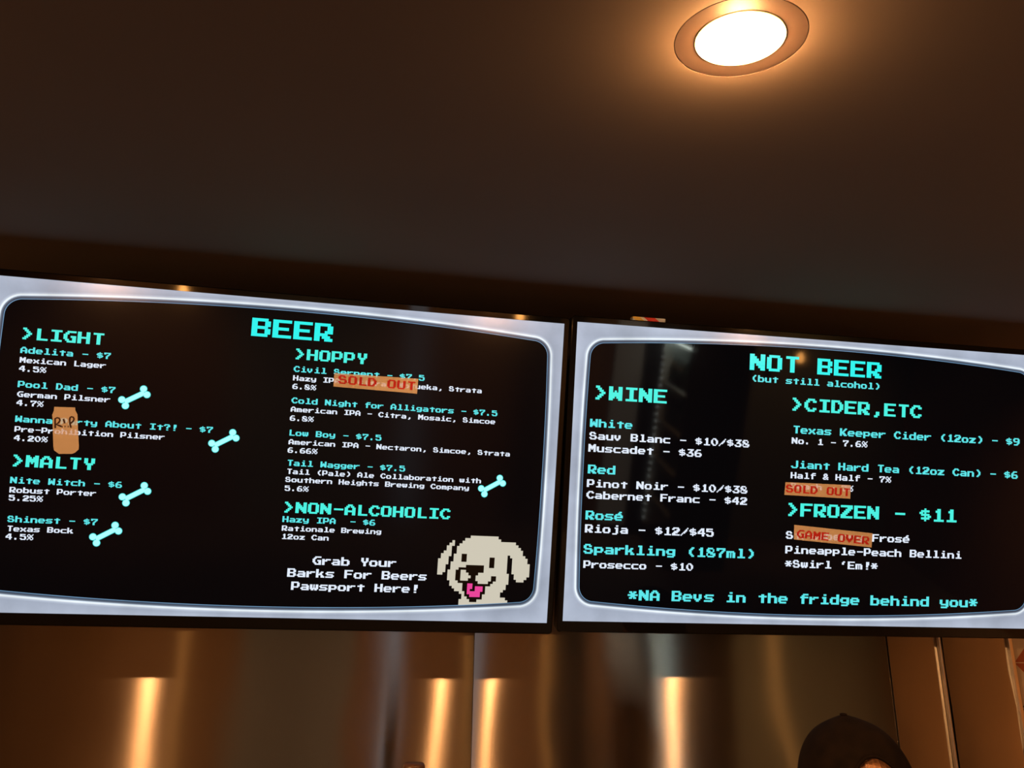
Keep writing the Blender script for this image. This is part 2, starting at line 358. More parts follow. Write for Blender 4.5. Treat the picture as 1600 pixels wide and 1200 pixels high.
LINES = [
(1, '>LIGHT', -0.5351, 0.2257, 0.00337),
(1, 'Adelita - $7', -0.5334, 0.1916, 0.00182),
(1, 'Mexican Lager', -0.533, 0.1711, 0.0016),
(1, '4.5%', -0.5326, 0.1533, 0.00165),
(1, 'Pool Dad - $7', -0.5321, 0.1213, 0.00181),
(1, 'German Pilsner', -0.5316, 0.1008, 0.0016),
(1, '4.7%', -0.5312, 0.0831, 0.00163),
(1, 'Wanna Party About It?! - $7', -0.5306, 0.0502, 0.00179),
(1, 'Pre-Prohibition Pilsner', -0.5301, 0.0294, 0.00158),
(1, '4.20%', -0.5296, 0.0112, 0.00162),
(1, '>MALTY', -0.53, -0.0348, 0.00335),
(1, 'Nite Witch - $6', -0.5291, -0.0744, 0.00179),
(1, 'Robust Porter', -0.5286, -0.0942, 0.00159),
(1, '5.25%', -0.5284, -0.1103, 0.00163),
(1, 'Shinest - $7', -0.527, -0.153, 0.00179),
(1, 'Texas Bock', -0.5269, -0.1723, 0.00158),
(1, '4.5%', -0.5274, -0.1885, 0.00166),
(1, 'BEER', -0.0832, 0.2767, 0.00549),
(1, '>HOPPY', 0.0097, 0.2253, 0.00329),
(1, 'Civil Serpent - $7.5', 0.0106, 0.1925, 0.00178),
(1, 'Hazy IPA - Citra, Motueka, Strata', 0.0107, 0.1729, 0.00157),
(1, '6.8%', 0.0107, 0.1546, 0.00161),
(1, 'Cold Night for Alligators - $7.5', 0.0111, 0.1242, 0.00177),
(1, 'American IPA - Citra, Mosaic, Simcoe', 0.0109, 0.1052, 0.00156),
(1, '6.8%', 0.0105, 0.0857, 0.00161),
(1, 'Low Boy - $7.5', 0.0106, 0.0542, 0.00178),
(1, 'American IPA - Nectaron, Simcoe, Strata', 0.0117, 0.0346, 0.00156),
(1, '6.66%', 0.0111, 0.0166, 0.0016),
(1, 'Tail Wagger - $7.5', 0.0115, -0.0107, 0.00177),
(1, 'Tail (Pale) Ale Collaboration with', 0.0123, -0.029, 0.00156),
(1, 'Southern Heights Brewing Company', 0.0112, -0.0464, 0.00156),
(1, '5.6%', 0.0112, -0.0653, 0.0016),
(1, '>NON-ALCOHOLIC', 0.0111, -0.1059, 0.00324),
(1, 'Hazy IPA  - $6', 0.0115, -0.1315, 0.00177),
(1, 'Rationale Brewing', 0.0116, -0.1507, 0.00156),
(1, '12oz Can', 0.012, -0.1684, 0.00157),
(1, 'Grab Your', 0.081, -0.2175, 0.00251),
(1, 'Barks For Beers', 0.0301, -0.2446, 0.0025),
(1, 'Pawsport Here!', 0.0401, -0.2723, 0.00245),
(2, 'NOT BEER', -0.1791, 0.2762, 0.00541),
(2, '(but still alcohol)', -0.1751, 0.2372, 0.00222),
(2, '>WINE', -0.5571, 0.1805, 0.00449),
(2, '>CIDER,ETC', -0.071, 0.1813, 0.00435),
(2, 'White', -0.5628, 0.1099, 0.00258),
(2, 'Sauv Blanc - $10/$38', -0.5627, 0.0806, 0.00245),
(2, 'Muscadet - $36', -0.5638, 0.0524, 0.00246),
(2, 'Red', -0.5625, 0.0039, 0.00281),
(2, 'Pinot Noir - $10/$38', -0.5633, -0.0283, 0.00245),
(2, 'Cabernet Franc - $42', -0.5631, -0.0548, 0.00245),
(2, 'Rosé', -0.5628, -0.101, 0.00283),
(2, 'Rioja - $12/$45', -0.5627, -0.1314, 0.0026),
(2, 'Sparkling (187ml)', -0.5634, -0.1775, 0.00307),
(2, 'Prosecco - $10', -0.5624, -0.2123, 0.00236),
(2, '*NA Bevs in the fridge behind you*', -0.4543, -0.2797, 0.00329),
(2, 'Texas Keeper Cider (12oz) - $9', -0.0645, 0.1208, 0.00255),
(2, 'No. 1 - 7.6%', -0.0659, 0.0941, 0.00207),
(2, 'Jiant Hard Tea (12oz Can) - $6', -0.0654, 0.0376, 0.00254),
(2, 'Half & Half - 7%', -0.0654, 0.0115, 0.00206),
(2, 'Peach - 7%', -0.0644, -0.0142, 0.00204),
(2, '>FROZEN - $11', -0.0722, -0.0701, 0.00434),
(2, 'Strawberry Frosé', -0.0721, -0.1304, 0.00253),
(2, 'Pineapple-Peach Bellini', -0.0724, -0.1649, 0.00253),
(2, '*Swirl ‘Em!*', -0.0722, -0.1978, 0.00252),
]
DOG = {
'ear':[(0.3799,-0.1632),(0.3856,-0.1632),(0.3856,-0.1756),(0.3795,-0.1756),(0.3795,-0.1985),(0.3738,-0.1985),(0.3738,-0.2165),(0.3681,-0.2165),(0.3681,-0.2339),(0.3622,-0.2339),(0.3622,-0.2396),(0.3507,-0.2396),(0.3507,-0.2041),(0.3565,-0.2041),(0.3565,-0.1926),(0.3622,-0.1926),(0.3622,-0.1865),(0.3683,-0.1865),(0.3683,-0.1750),(0.3738,-0.1750),(0.3738,-0.1689),(0.3799,-0.1689)],
'head':[(0.4203,-0.1516),(0.4832,-0.1516),(0.4832,-0.1578),(0.4894,-0.1578),(0.4894,-0.1635),(0.5235,-0.1635),(0.5235,-0.1696),(0.5297,-0.1696),(0.5297,-0.1754),(0.5357,-0.1754),(0.5357,-0.1814),(0.5408,-0.1814),(0.5408,-0.1933),(0.5469,-0.1933),(0.5469,-0.1989),(0.5524,-0.1989),(0.5524,-0.2109),(0.5583,-0.2109),(0.5583,-0.2402),(0.5522,-0.2402),(0.5522,-0.2463),(0.5461,-0.2463),(0.5461,-0.2519),(0.5288,-0.2519),(0.5288,-0.2463),(0.5233,-0.2463),(0.5233,-0.2343),(0.5175,-0.2343),(0.5175,-0.1988),(0.5123,-0.1988),(0.5123,-0.1930),(0.5064,-0.1930),(0.5064,-0.2338),(0.5116,-0.2338),(0.5116,-0.2578),(0.5062,-0.2578),(0.5062,-0.2697),(0.5004,-0.2697),(0.5004,-0.2753),(0.4944,-0.2753),(0.4944,-0.2868),(0.5061,-0.2868),(0.5061,-0.2927),(0.5118,-0.2927),(0.5118,-0.3051),(0.4021,-0.3051),(0.4021,-0.2922),(0.4077,-0.2922),(0.4077,-0.2806),(0.4017,-0.2806),(0.4017,-0.2750),(0.3906,-0.2750),(0.3906,-0.2689),(0.3850,-0.2689),(0.3850,-0.2636),(0.3791,-0.2636),(0.3791,-0.2515),(0.3733,-0.2515),(0.3733,-0.2281),(0.3791,-0.2281),(0.3791,-0.2101),(0.3850,-0.2101),(0.3850,-0.1928),(0.3910,-0.1928),(0.3910,-0.1756),(0.3963,-0.1756),(0.3963,-0.1696),(0.4028,-0.1696),(0.4028,-0.1636),(0.4083,-0.1636),(0.4083,-0.1574),(0.4203,-0.1574)],
'le':[(0.4025,-0.1923),(0.4142,-0.1923),(0.4142,-0.2101),(0.4025,-0.2101)],
're':[(0.4657,-0.1986),(0.4773,-0.1986),(0.4773,-0.2220),(0.4657,-0.2220)],
'mo':[(0.4136,-0.2166),(0.4542,-0.2166),(0.4542,-0.2331),(0.4422,-0.2331),(0.4422,-0.2393),(0.4369,-0.2393),(0.4369,-0.2515),(0.4423,-0.2515),(0.4423,-0.2575),(0.4653,-0.2575),(0.4653,-0.2515),(0.4716,-0.2515),(0.4716,-0.2399),(0.4831,-0.2399),(0.4831,-0.2517),(0.4764,-0.2517),(0.4764,-0.2571),(0.4709,-0.2571),(0.4709,-0.2627),(0.4600,-0.2627),(0.4600,-0.2806),(0.4538,-0.2806),(0.4538,-0.2921),(0.4419,-0.2921),(0.4419,-0.2981),(0.4255,-0.2981),(0.4255,-0.2919),(0.4196,-0.2919),(0.4196,-0.2861),(0.4136,-0.2861),(0.4136,-0.2747),(0.4082,-0.2747),(0.4082,-0.2569),(0.3972,-0.2569),(0.3972,-0.2515),(0.3913,-0.2515),(0.3913,-0.2276),(0.3973,-0.2276),(0.3973,-0.2222),(0.4136,-0.2222)],
'isl':[(0.4026,-0.2276),(0.4143,-0.2276),(0.4143,-0.2336),(0.4202,-0.2336),(0.4202,-0.2397),(0.4255,-0.2397),(0.4255,-0.2457),(0.4198,-0.2457),(0.4198,-0.2513),(0.4026,-0.2513)],
'pink':[(0.4192,-0.2572),(0.4308,-0.2572),(0.4308,-0.2692),(0.4255,-0.2692),(0.4255,-0.2742),(0.4368,-0.2742),(0.4368,-0.2631),(0.4541,-0.2631),(0.4541,-0.2749),(0.4486,-0.2749),(0.4486,-0.2869),(0.4252,-0.2869),(0.4252,-0.2809),(0.4192,-0.2809)],
}
HW, HH = 0.605, 0.3405
def surround(parent):
    """tube-set surround: bulged rounded opening, lip, then flat to the screen's edge."""
    def half(u):   # opening outline in the first quadrant pieces
        pass
    pts = []
    r = 0.034
    def ztop(x): return 0.3172 - 0.075 * x * x
    def xside(z): return 0.5735 - 0.075 * z * z
    N = 26
    q = []
    xc = 0.5695 - r; zc = ztop(xc) - r
    for i in range(N): q.append((xc * i / (N - 1), ztop(xc * i / (N - 1))))
    for i in range(1, 10):
        a = math.pi / 2 * (1 - i / 10); q.append((xc + r * math.cos(a), zc + r * math.sin(a)))
    for i in range(N): z = zc * (1 - i / (N - 1)); q.append((xside(z) - (xside(zc) - 0.5695) * 1.0 * (z / zc), z))
    loop = q[:]                                       # +x +z, clockwise from top middle
    loop += [(x, -z) for x, z in q[::-1][1:]]
    loop += [(-x, -z) for x, z in q[1:]]
    loop += [(-x, z) for x, z in q[::-1][1:-1]]
    n = len(loop); bm = bmesh.new(); uvl = bm.loops.layers.uv.new('UVMap')
    T = [(0, 0), (0.0008, 0.03), (0.0014, 0.09), (0.0045, 0.30), (0.0068, 0.42), (0.0084, 0.50), (0.0098, 0.57), (0.0125, 0.66), (0.0165, 0.80)]
    nrm = []
    for i in range(n):
        a = Vector(loop[i - 1]); b = Vector(loop[(i + 1) % n]); t = (b - a).normalized(); nrm.append(Vector((-t.y, t.x)))
    rings = []
    for t, v in T: rings.append(([bm.verts.new((loop[i][0] + nrm[i].x * t, -0.0013, loop[i][1] + nrm[i].y * t)) for i in range(n)], v))
    last = []
    for i in range(n):
        x = loop[i][0] + nrm[i].x * 0.0165; z = loop[i][1] + nrm[i].y * 0.0165
        # walk outwards to the screen edge, blending direction round the corner
        d = nrm[i]; k = min((HW - abs(x)) / abs(d.x) if abs(d.x) > 1e-6 else 9, (HH - abs(z)) / abs(d.y) if abs(d.y) > 1e-6 else 9)
        last.append([x + d.x * k, z + d.y * k])
    for sx in (1, -1):
        for sz in (1, -1):
            i = min(range(n), key=lambda i: (last[i][0] - sx * HW) ** 2 + (last[i][1] - sz * HH) ** 2); last[i] = [sx * HW, sz * HH]
    rings.append(([bm.verts.new((x, -0.0013, z)) for x, z in last], 1.0))
    for (a, va), (b, vb) in zip(rings, rings[1:]):
        for i in range(n):
            j = (i + 1) % n
            f = bm.faces.new((a[i], b[i], b[j], a[j]))
            for l in f.loops: l[uvl].uv = (0, va if (l.vert in (a[i], a[j])) else vb)
    bmesh.ops.recalc_face_normals(bm, faces=bm.faces[:])
    bm.normal_update()
    if bm.faces[0].normal.y > 0: bmesh.ops.reverse_faces(bm, faces=bm.faces[:])
    return obj('metal_surround', bm, M['surround'], parent)
def tv(o, ex, ez, n, label, glass):
    ey = -Vector(n)
    mw = Matrix(((ex[0], ey.x, ez[0], o[0]), (ex[1], ey.y, ez[1], o[1]), (ex[2], ey.z, ez[2], o[2] + EYE), (0, 0, 0, 1)))
    t = thing('television', label, 'television', mw, 'menu screens')
    bm = bmesh.new(); box(bm, -HW, HW, 0.0, 0.012, -HH, HH)
    scr = obj('screen', bm, glass, t)
    # bezel: rounded outer outline with a raised front lip
    bx, bt, bb = 0.0130, 0.0140, 0.0245
    def rr(x0, x1, z0, z1, r, k=5):
        p = []
        for cx, cz, a0 in ((x1 - r, z1 - r, 0), (x0 + r, z1 - r, 90), (x0 + r, z0 + r, 180), (x1 - r, z0 + r, 270)):
            for i in range(k + 1):
                a = math.radians(a0 + 90 * i / k); p.append((cx + r * math.cos(a), cz + r * math.sin(a)))
        return p
    bm = bmesh.new(); rings = []
    for d, y, r in ((None, 0.002, 0.0004), (None, -0.0040, 0.0004), (0.0022, -0.0040, 0.0065), (0.0, -0.0025, 0.008), (0.0, 0.030, 0.008)):
        q = rr(-HW, HW, -HH, HH, r) if d is None else rr(-HW - bx + d, HW + bx - d, -HH - bb + d, HH + bt - d, r)
        rings.append([bm.verts.new((x, y, z)) for x, z in q])
    for a, b in zip(rings, rings[1:]):
        for i in range(len(a)): bm.faces.new((a[i], a[(i + 1) % len(a)], b[(i + 1) % len(a)], b[i]))
    bmesh.ops.recalc_face_normals(bm, faces=bm.faces[:])
    obj('bezel', bm, M['bezel'], t)
    bm = bmesh.new()
    pr = [(0.0, 0.0125), (0.0, 0.030), (0.03, 0.045), (0.12, 0.058)]
    rs = [[bm.verts.new((x, y, z)) for x, z in rr(-HW - bx + 0.001 + d, HW + bx - 0.001 - d, -HH - bb + 0.001 + d, HH + bt - 0.001 - d, 0.01)] for d, y in pr]
    for a, b in zip(rs, rs[1:]):
        for i in range(len(a)): bm.faces.new((a[i], a[(i + 1) % len(a)], b[(i + 1) % len(a)], b[i]))
    bm.faces.new(rs[0][::-1]); bm.faces.new(rs[-1]); bmesh.ops.recalc_face_normals(bm, faces=bm.faces[:])
    obj('back_housing', bm, M['housing'], t)
    # tilting bracket that carries it on the wall
    inv = mw.inverted(); bm = bmesh.new(); box(bm, -0.18, 0.18, 0.0575, 0.066, -0.12, 0.12, 0.002)
    for x in (-0.12, 0.12):
        p = inv @ Vector((mw @ Vector((x, 0.06, 0.02)))); wy = PV[1] + math.sin(YAW) * ((mw @ Vector((x, 0, 0))).x - PV[0])
        q = mw @ Vector((x, 0.06, 0.02)); q.y = wy - 0.001; tube(bm, [p, inv @ q], 0.014, 10)
    br = obj('wall_bracket', bm, M['housing'], t)
    surround(scr)
    return t, scr, mw
T1, S1, W1 = tv((-0.204, 1.689, 0.323), (0.999992, 0.000977982, -0.00387859), (0.00399999, -0.24449416, 0.96964252), (0, -0.96965027, -0.24449611),
                'left wall television showing the BEER menu with bone icons and a pixel dog', M['glass1'])
T2, S2, W2 = tv((1.038, 1.67, 0.325), (0.999762888, -0.0217537775, -0.00096965), (-0.00437872, -0.24445882, 0.96964979), (-0.02133059, -0.96941563, -0.24449611),
                'right wall television showing the NOT BEER menu of wine and cider', M['glass2'])
HEAD, TITLE, CY, WH = M['cyan_head'], M['cyan_title'], M['cyan'], M['white']
PXF = 0.0
def block(name, scr, idx, mats, label=None):
    bm = bmesh.new()
    for k, i in enumerate(idx):
        _, text, x, z, px = LINES[i]; letters(bm, text, x, z, px, -0.0004, min(k, len(mats) - 1))
    o = obj(name, bm, mats, scr)
    if label: o['label'] = label
    return o
for idx, kind, lab in (((0,), 'h', 'cyan heading reading LIGHT'), ((1, 2, 3), 'e', None), ((4, 5, 6), 'e', None), ((7, 8, 9), 'e', None), ((10,), 'h', 'cyan heading reading MALTY'), ((11, 12, 13), 'e', None), ((14, 15, 16), 'e', None),
                       ((17,), 't', 'large cyan title reading BEER'), ((18,), 'h', 'cyan heading reading HOPPY'), ((19, 20, 21), 'e', None), ((22, 23, 24), 'e', None), ((25, 26, 27), 'e', None), ((28, 29, 30, 31), 'e', None),
                       ((32,), 'h', 'cyan heading reading NON-ALCOHOLIC'), ((33, 34, 35), 'e', None), ((36, 37, 38), 'w', 'white notice in larger letters')):
    block({'h': 'heading_lettering', 'e': 'entry_lettering', 't': 'title_lettering', 'w': 'notice_lettering'}[kind], S1, idx, {'h': [HEAD], 'e': [CY, WH], 't': [TITLE], 'w': [WH]}[kind], lab)
for idx, kind, lab in (((39, 40), 't', 'large cyan title reading NOT BEER'), ((41,), 'h', 'cyan heading reading WINE'), ((42,), 'h', 'cyan heading reading CIDER,ETC'), ((43, 44, 45), 'e', None), ((46, 47, 48), 'e', None), ((49, 50), 'e', None), ((51, 52), 'e', None),
                       ((53,), 'n', 'cyan line along the foot of the menu'), ((54, 55), 'e', None), ((56, 57, 58), 'e', None), ((59,), 'h', 'cyan heading reading FROZEN'), ((60, 61, 62), 'w', None)):
    block({'h': 'heading_lettering', 'e': 'entry_lettering', 't': 'title_lettering', 'w': 'entry_lettering', 'n': 'notice_lettering'}[kind], S2, idx, {'h': [HEAD], 'e': [CY, WH], 't': [TITLE, CY], 'w': [WH], 'n': [CY]}[kind], lab)
def bone(dx, dz):
    K = [(-0.2905, 0.1277), (-0.2829, 0.1161), (-0.3312, 0.1024), (-0.3232, 0.0902)]; A = Vector((-0.3252, 0.0981)); B = Vector((-0.2886, 0.1200))
    bm = bmesh.new()
    for ins, y, mi in ((0.0, -0.0004, 0), (0.0011, -0.0006, 1)):
        t = (B - A).normalized(); nn = Vector((-t.y, t.x)); hw = 0.0056 - ins
        for i, (x, z) in enumerate(K):
            sheet(bm, [(x + dx + (0.0075 - ins) * math.cos(2 * math.pi * k / 28), z + dz + (0.0075 - ins) * math.sin(2 * math.pi * k / 28)) for k in range(28)], y - i * 0.00002, mi)
        q = [A + nn * hw, A - nn * hw, B - nn * hw, B + nn * hw]; sheet(bm, [(v.x + dx, v.y + dz) for v in q], y - 0.0001, mi)
    return obj('bone_icon', bm, [M['bone_edge'], M['bone']], S1)
for d in ((0, 0), (0.1856, -0.0803), (0.0179, -0.2013), (-0.0320, -0.2857), (0.7679, -0.1483)): bone(*d)
bm = bmesh.new()
for k, y, mi in (('ear', -0.0004, 0), ('head', -0.0004, 0), ('le', -0.0006, 1), ('re', -0.0006, 1), ('mo', -0.0006, 1), ('isl', -0.0008, 0), ('pink', -0.0008, 2)): sheet(bm, DOG[k], y, mi)
tag(obj('pixel_dog_picture', bm, [M['dog'], M['dog_black'], M['pink']], S1), 'cream pixel picture of a dog with a pink tongue')

# paper notices taped to the screens
def notice(name, label, mw, corners, text=None, tl=None, tr=None, ink0=0, ink1=7, strokes=None, dots=None):
    cx = sum(p[0] for p in corners) / len(corners); cz = sum(p[1] for p in corners) / len(corners)
    bm = bmesh.new(); plate(bm, [(x - cx, z - cz) for x, z in corners], -0.0003, 0.0003)
    o = obj(name, bm, M['paper'], mw=mw @ Matrix.Translation((cx, -0.0030, cz)))
    tag(o, label, 'paper sign')
    bm = bmesh.new()
    if text:
        d = Vector((tr[0] - tl[0], tr[1] - tl[1])); L = d.length; d /= L
        px = L / ((len(text) - 1) * 8 + ink1 - ink0)
        letters(bm, text, tl[0] - cx - d.x * ink0 * px, tl[1] - cz - d.y * ink0 * px, px, -0.0005, 0, (d.x, d.y))
        obj('lettering', bm, M['red_ink'], o)['label'] = 'red pixel letters reading ' + text
    else:
        for s in strokes:
            tube(bm, [(x - cx, -0.0005, z - cz) for x, z in s], 0.0017, 8)
        bmesh.ops.scale(bm, vec=(1, 0.25, 1), verts=bm.verts[:], space=Matrix.Translation((0, 0.0005, 0)))
        obj('handwriting', bm, M['marker'], o)['label'] = 'black marker letters reading R.I.P.'
    return o
notice('paper_sign', 'orange-lit paper strip reading SOLD OUT stuck on the BEER screen', W1, [(0.0970, 0.1893), (0.2798, 0.1898), (0.2792, 0.1566), (0.0971, 0.1598)], 'SOLD OUT', (0.1069, 0.1767), (0.2738, 0.1729))
notice('paper_sign', 'paper strip reading SOLD OUT stuck on the NOT BEER screen', W2, [(-0.0795, -0.0055), (0.0884, -0.0059), (0.0882, -0.0384), (-0.0813, -0.0358)], 'SOLD OUT', (-0.0779, -0.0200), (0.0865, -0.0233))
notice('paper_sign', 'tilted paper strip reading GAME OVER stuck under the FROZEN heading', W2, [(-0.0535, -0.1057), (0.1496, -0.1191), (0.1478, -0.1530), (-0.0530, -0.1401)], 'GAME OVER', (-0.0462, -0.1262), (0.1406, -0.1371))
R_ = [(-0.4527, 0.0356), (-0.4540, 0.046), (-0.4548, 0.0549), (-0.4510, 0.0572), (-0.4470, 0.0563), (-0.4453, 0.0520), (-0.4475, 0.0470), (-0.4517, 0.0435), (-0.4465, 0.0415), (-0.4411, 0.0396)]
I_ = [(-0.4390, 0.0554), (-0.4357, 0.0464)]
P_ = [(-0.4230, 0.0384), (-0.4258, 0.0470), (-0.4270, 0.0553), (-0.4265, 0.0590), (-0.4240, 0.0608), (-0.4205, 0.0600), (-0.4188, 0.0565), (-0.4200, 0.0520), (-0.4254, 0.0461)]
notice('paper_can_cutout', 'can-shaped paper cutout marked R.I.P. in black marker on the BEER screen', W1,
       [(-0.4586, 0.0790), (-0.4188, 0.0804), (-0.4180, 0.0744), (-0.4133, 0.0663), (-0.4117, 0.0525), (-0.4050, 0.0010), (-0.4048, -0.0055), (-0.4109, -0.0123), (-0.4167, -0.0152), (-0.4413, -0.0167), (-0.4450, -0.0142), (-0.4513, -0.0099), (-0.4533, -0.0017), (-0.4602, 0.0587), (-0.4610, 0.0624), (-0.4587, 0.0704)],
       strokes=[R_, I_, P_] + [[(x - 0.0006, z), (x + 0.0006, z)] for x, z in ((-0.4398, 0.0392), (-0.4347, 0.0400), (-0.4287, 0.0403))])

# small glossy packet lying on top of the right screen
p = W2 @ Vector((-0.432, 0.012, HH + 0.0140))
m = mat('packet_print', (0.7, 0.66, 0.6, 1), 0.35); M['packet'] = m
tc = nd(m, 'ShaderNodeTexCoord'); sp = nd(m, 'ShaderNodeSeparateXYZ'); ln(m, tc.outputs['Object'], sp.inputs[0])
ad = nd(m, 'ShaderNodeMath', operation='MULTIPLY_ADD'); ad.inputs[1].default_value = 1.3; ln(m, sp.outputs[2], ad.inputs[0]); ln(m, sp.outputs[0], ad.inputs[2])
mr = nd(m, 'ShaderNodeMapRange'); mr.inputs['From Min'].default_value = -0.042; mr.inputs['From Max'].default_value = 0.042; ln(m, ad.outputs[0], mr.inputs[0])
rp = nd(m, 'ShaderNodeValToRGB'); rp.color_ramp.interpolation = 'CONSTANT'; E = rp.color_ramp.elements
E[0].color = (0.55, 0.68, 0.85, 1); E[1].position = 0.12; E[1].color = (0.65, 0.52, 0.12, 1)
for q, c in ((0.36, (0.58, 0.68, 0.80, 1)), (0.48, (0.60, 0.03, 0.02, 1)), (0.80, (0.55, 0.68, 0.85, 1))):
    e = E.new(q); e.color = c
ln(m, mr.outputs[0], rp.inputs[0]); ln(m, rp.outputs[0], bsdf(m).inputs['Base Color'])
bm = bmesh.new(); box(bm, -0.0400, 0.0400, -0.010, 0.010, 0.0, 0.0095, 0.002)
tag(obj('packet', bm, M['packet'], mw=Matrix.Translation(p) @ W2.to_3x3().to_4x4()), 'small white packet with yellow and red print on top of the right screen', 'packet')

# ------------------------------------------------------------------ recessed downlights
SL = math.atan(0.12)
def downlight(x, y, label):
    mw = Matrix.Translation((x, y, CZ(y))) @ Matrix.Rotation(SL, 4, 'X')
    t = thing('recessed_downlight', label, 'ceiling light', mw, 'recessed downlights')
    bm = bmesh.new(); lathe(bm, [(0.0555, 0.030), (0.0490, 0.012), (0.0488, 0.0006), (0.0496, 0.0), (0.0600, 0.0), (0.0712, 0.0), (0.0718, 0.0006), (0.0720, 0.004)], 64)
    obj('trim_ring', bm, M['trim'], t, False)
    bm = bmesh.new(); lathe(bm, [(0.0545, 0.030), (0.050, 0.06), (0.0480, 0.085), (0.0, 0.086)], 64); obj('baffle', bm, M['baffle'], t, True)
    b = obj('bulb', lat([(0.0486, -0.0004), (0.0478, 0.0006), (0.0476, 0.0026), (0.0466, 0.0032), (0.0465, 0.0058), (0.0455, 0.0064), (0.0454, 0.0120)]), M['recess_glow'], t, False)  # inside wall of the recess, its reflected glow given as emission
    bm = bmesh.new()
    for z_, r_ in ((0.0028, 0.0468), (0.0060, 0.0457), (0.0090, 0.0450)): lathe(bm, [(r_ + 0.0004, z_ - 0.0005), (r_ - 0.0004, z_), (r_ + 0.0004, z_ + 0.0005)], 64)
    obj('recess_glint_rings', bm, M['recess_glint'], b, True)  # ring-shaped reflections modelled as glowing rings
    obj('lens', lat([(0.0, -0.0116), (0.007, -0.0112), (0.0118, -0.0090), (0.0138, -0.0060), (0.014, 0.0100)]), M['lens'], b, True)
    obj('outer_lens', lat([(0.014, 0.0100), (0.0300, 0.0108), (0.0454, 0.0120)]), M['lens_outer'], b, True)
    bm = bmesh.new(); lathe(bm, [(0.0454, 0.0120), (0.040, 0.035), (0.022, 0.07), (0.0, 0.078)], 48); obj('reflector', bm, M['chrome'], b, True)
    return t
def lat(prof):
    bm = bmesh.new(); lathe(bm, prof, 64); return bm
downlight(*LAMPS[0], 'lit recessed downlight in the dark ceiling above the right screen')
downlight(*LAMPS[1], 'recessed downlight out of view above the left of the BEER screen')
downlight(*LAMPS[2], 'recessed downlight out of view beyond the right of the NOT BEER screen')

# ------------------------------------------------------------------ beer tap on its tower
m = noisy(mat('tap_wood', (0.05, 0.02, 0.01, 1), 0.4), (0.03, 0.012, 0.006, 1), (0.10, 0.045, 0.02, 1), (120, 120, 14), 5); M['tapwood'] = m
TP = Vector((0.0934, 1.42, 1.5445))
t = thing('beer_tap', 'dark wooden tap handle rising at the bottom edge below the BEER screen', 'beer tap', Matrix.Translation((TP.x, TP.y, 1.10)))
h = TP.z - 1.10
bm = bmesh.new(); lathe(bm, [(0.0, h), (0.0165, h), (0.0185, h - 0.004), (0.0188, h - 0.03), (0.0175, h - 0.10), (0.013, h - 0.17), (0.009, h - 0.19), (0.0, h - 0.19)], 32); hd = obj('handle', bm, M['tapwood'], t, True)
bm = bmesh.new(); lathe(bm, [(0.0, h - 0.185), (0.010, h - 0.185), (0.011, h - 0.20), (0.009, h - 0.215), (0.0, h - 0.215)], 24); obj('ferrule', bm, M['brass'], hd, True)
bm = bmesh.new(); tube(bm, [(0, 0.06, h - 0.25), (0, 0.0, h - 0.25), (0, -0.02, h - 0.255), (0, -0.035, h - 0.28), (0, -0.038, h - 0.31)], [0.012, 0.012, 0.011, 0.009, 0.008], 16); tube(bm, [(0, 0, h - 0.215), (0, 0, h - 0.25)], 0.007, 12); obj('faucet', bm, M['chrome'], t, True)
bm = bmesh.new(); tube(bm, [(0, 0.085, 0.0), (0, 0.085, h - 0.20)], 0.038, 32); obj('tower', bm, M['chrome'], t, True)
bm = bmesh.new(); box(bm, -0.75, 0.35, -0.30, 0.30, -0.04, 0.0, 0.004); box(bm, -0.73, 0.33, -0.26, 0.28, -1.10, -0.04)
o = obj('bar_counter', bm, M['housing'], mw=Matrix.Translation((-0.10, 1.46, 1.10))); tag(o, 'dark bar counter under the beer tap, below the picture', 'counter')

# ------------------------------------------------------------------ the room behind
def cyl_pendant(x, y, z, label):
    t = thing('pendant_lamp', label, 'pendant lamp', Matrix.Translation((x, y, z)), 'bare pendant bulbs')
    top = CZ(y) - z
    bm = bmesh.new(); tube(bm, [(0, 0, 0.10), (0, 0, top)], 0.004, 8); obj('cord', bm, M['black'], t)
    bm = bmesh.new(); lathe(bm, [(0.0, 0.115), (0.017, 0.11), (0.018, 0.06), (0.014, 0.055), (0.0, 0.055)], 24); obj('socket', bm, M['brass'], t, True)
    bm = bmesh.new(); lathe(bm, [(0.013, 0.06), (0.016, 0.045), (0.028, 0.02), (0.032, 0.0), (0.027, -0.02), (0.014, -0.031), (0.0, -0.034)], 32); obj('bulb', bm, M['filament'], t, True)
    return t
cyl_pendant(-1.52, -2.75, 1.97, 'bare filament pendant whose glow reflects in the left of the BEER screen')
cyl_pendant(1.05, -2.75, 1.98, 'bare filament pendant whose glow reflects in the right corner of the BEER screen')
cyl_pendant(3.27, -2.75, 1.80, 'bare filament pendant whose glow reflects behind the NOT BEER title')
slab('added_grey_panel_1', -1.25, -0.05, -3.215, -3.185, 0, 2.05, M['panel_grey'])  # unseen panel added for the grey-brown band mirrored in the steel
slab('added_dark_strip_1', 1.15, 1.50, -3.215, -3.17, 0, CZ(-1), M['black'])  # unseen dark strip added to darken a band of the steel reflection
slab('added_dark_strip_2', 1.95, 2.20, -3.215, -3.17, 0, CZ(-1), M['black'])  # second added dark strip, again for the steel reflection
slab('added_olive_panel', 2.85, 4.6, -3.215, -3.17, 0, CZ(-1), M['olive'])  # unseen olive panel added to tint the right of the steel reflection
M['pale_glow'] = mat('added_pale_glow', (0.4, 0.4, 0.38, 1), 0.5, emit=(1.0, 0.90, 0.74, 1), strength=0.40)  # glow of the added pane behind the pale strip in the steel
M['blue_glow'] = mat('added_blue_glow', (0.2, 0.2, 0.3, 1), 0.5, emit=(0.72, 0.85, 1.0, 1), strength=0.75)  # glow of the added pane behind the blue strip in the steel
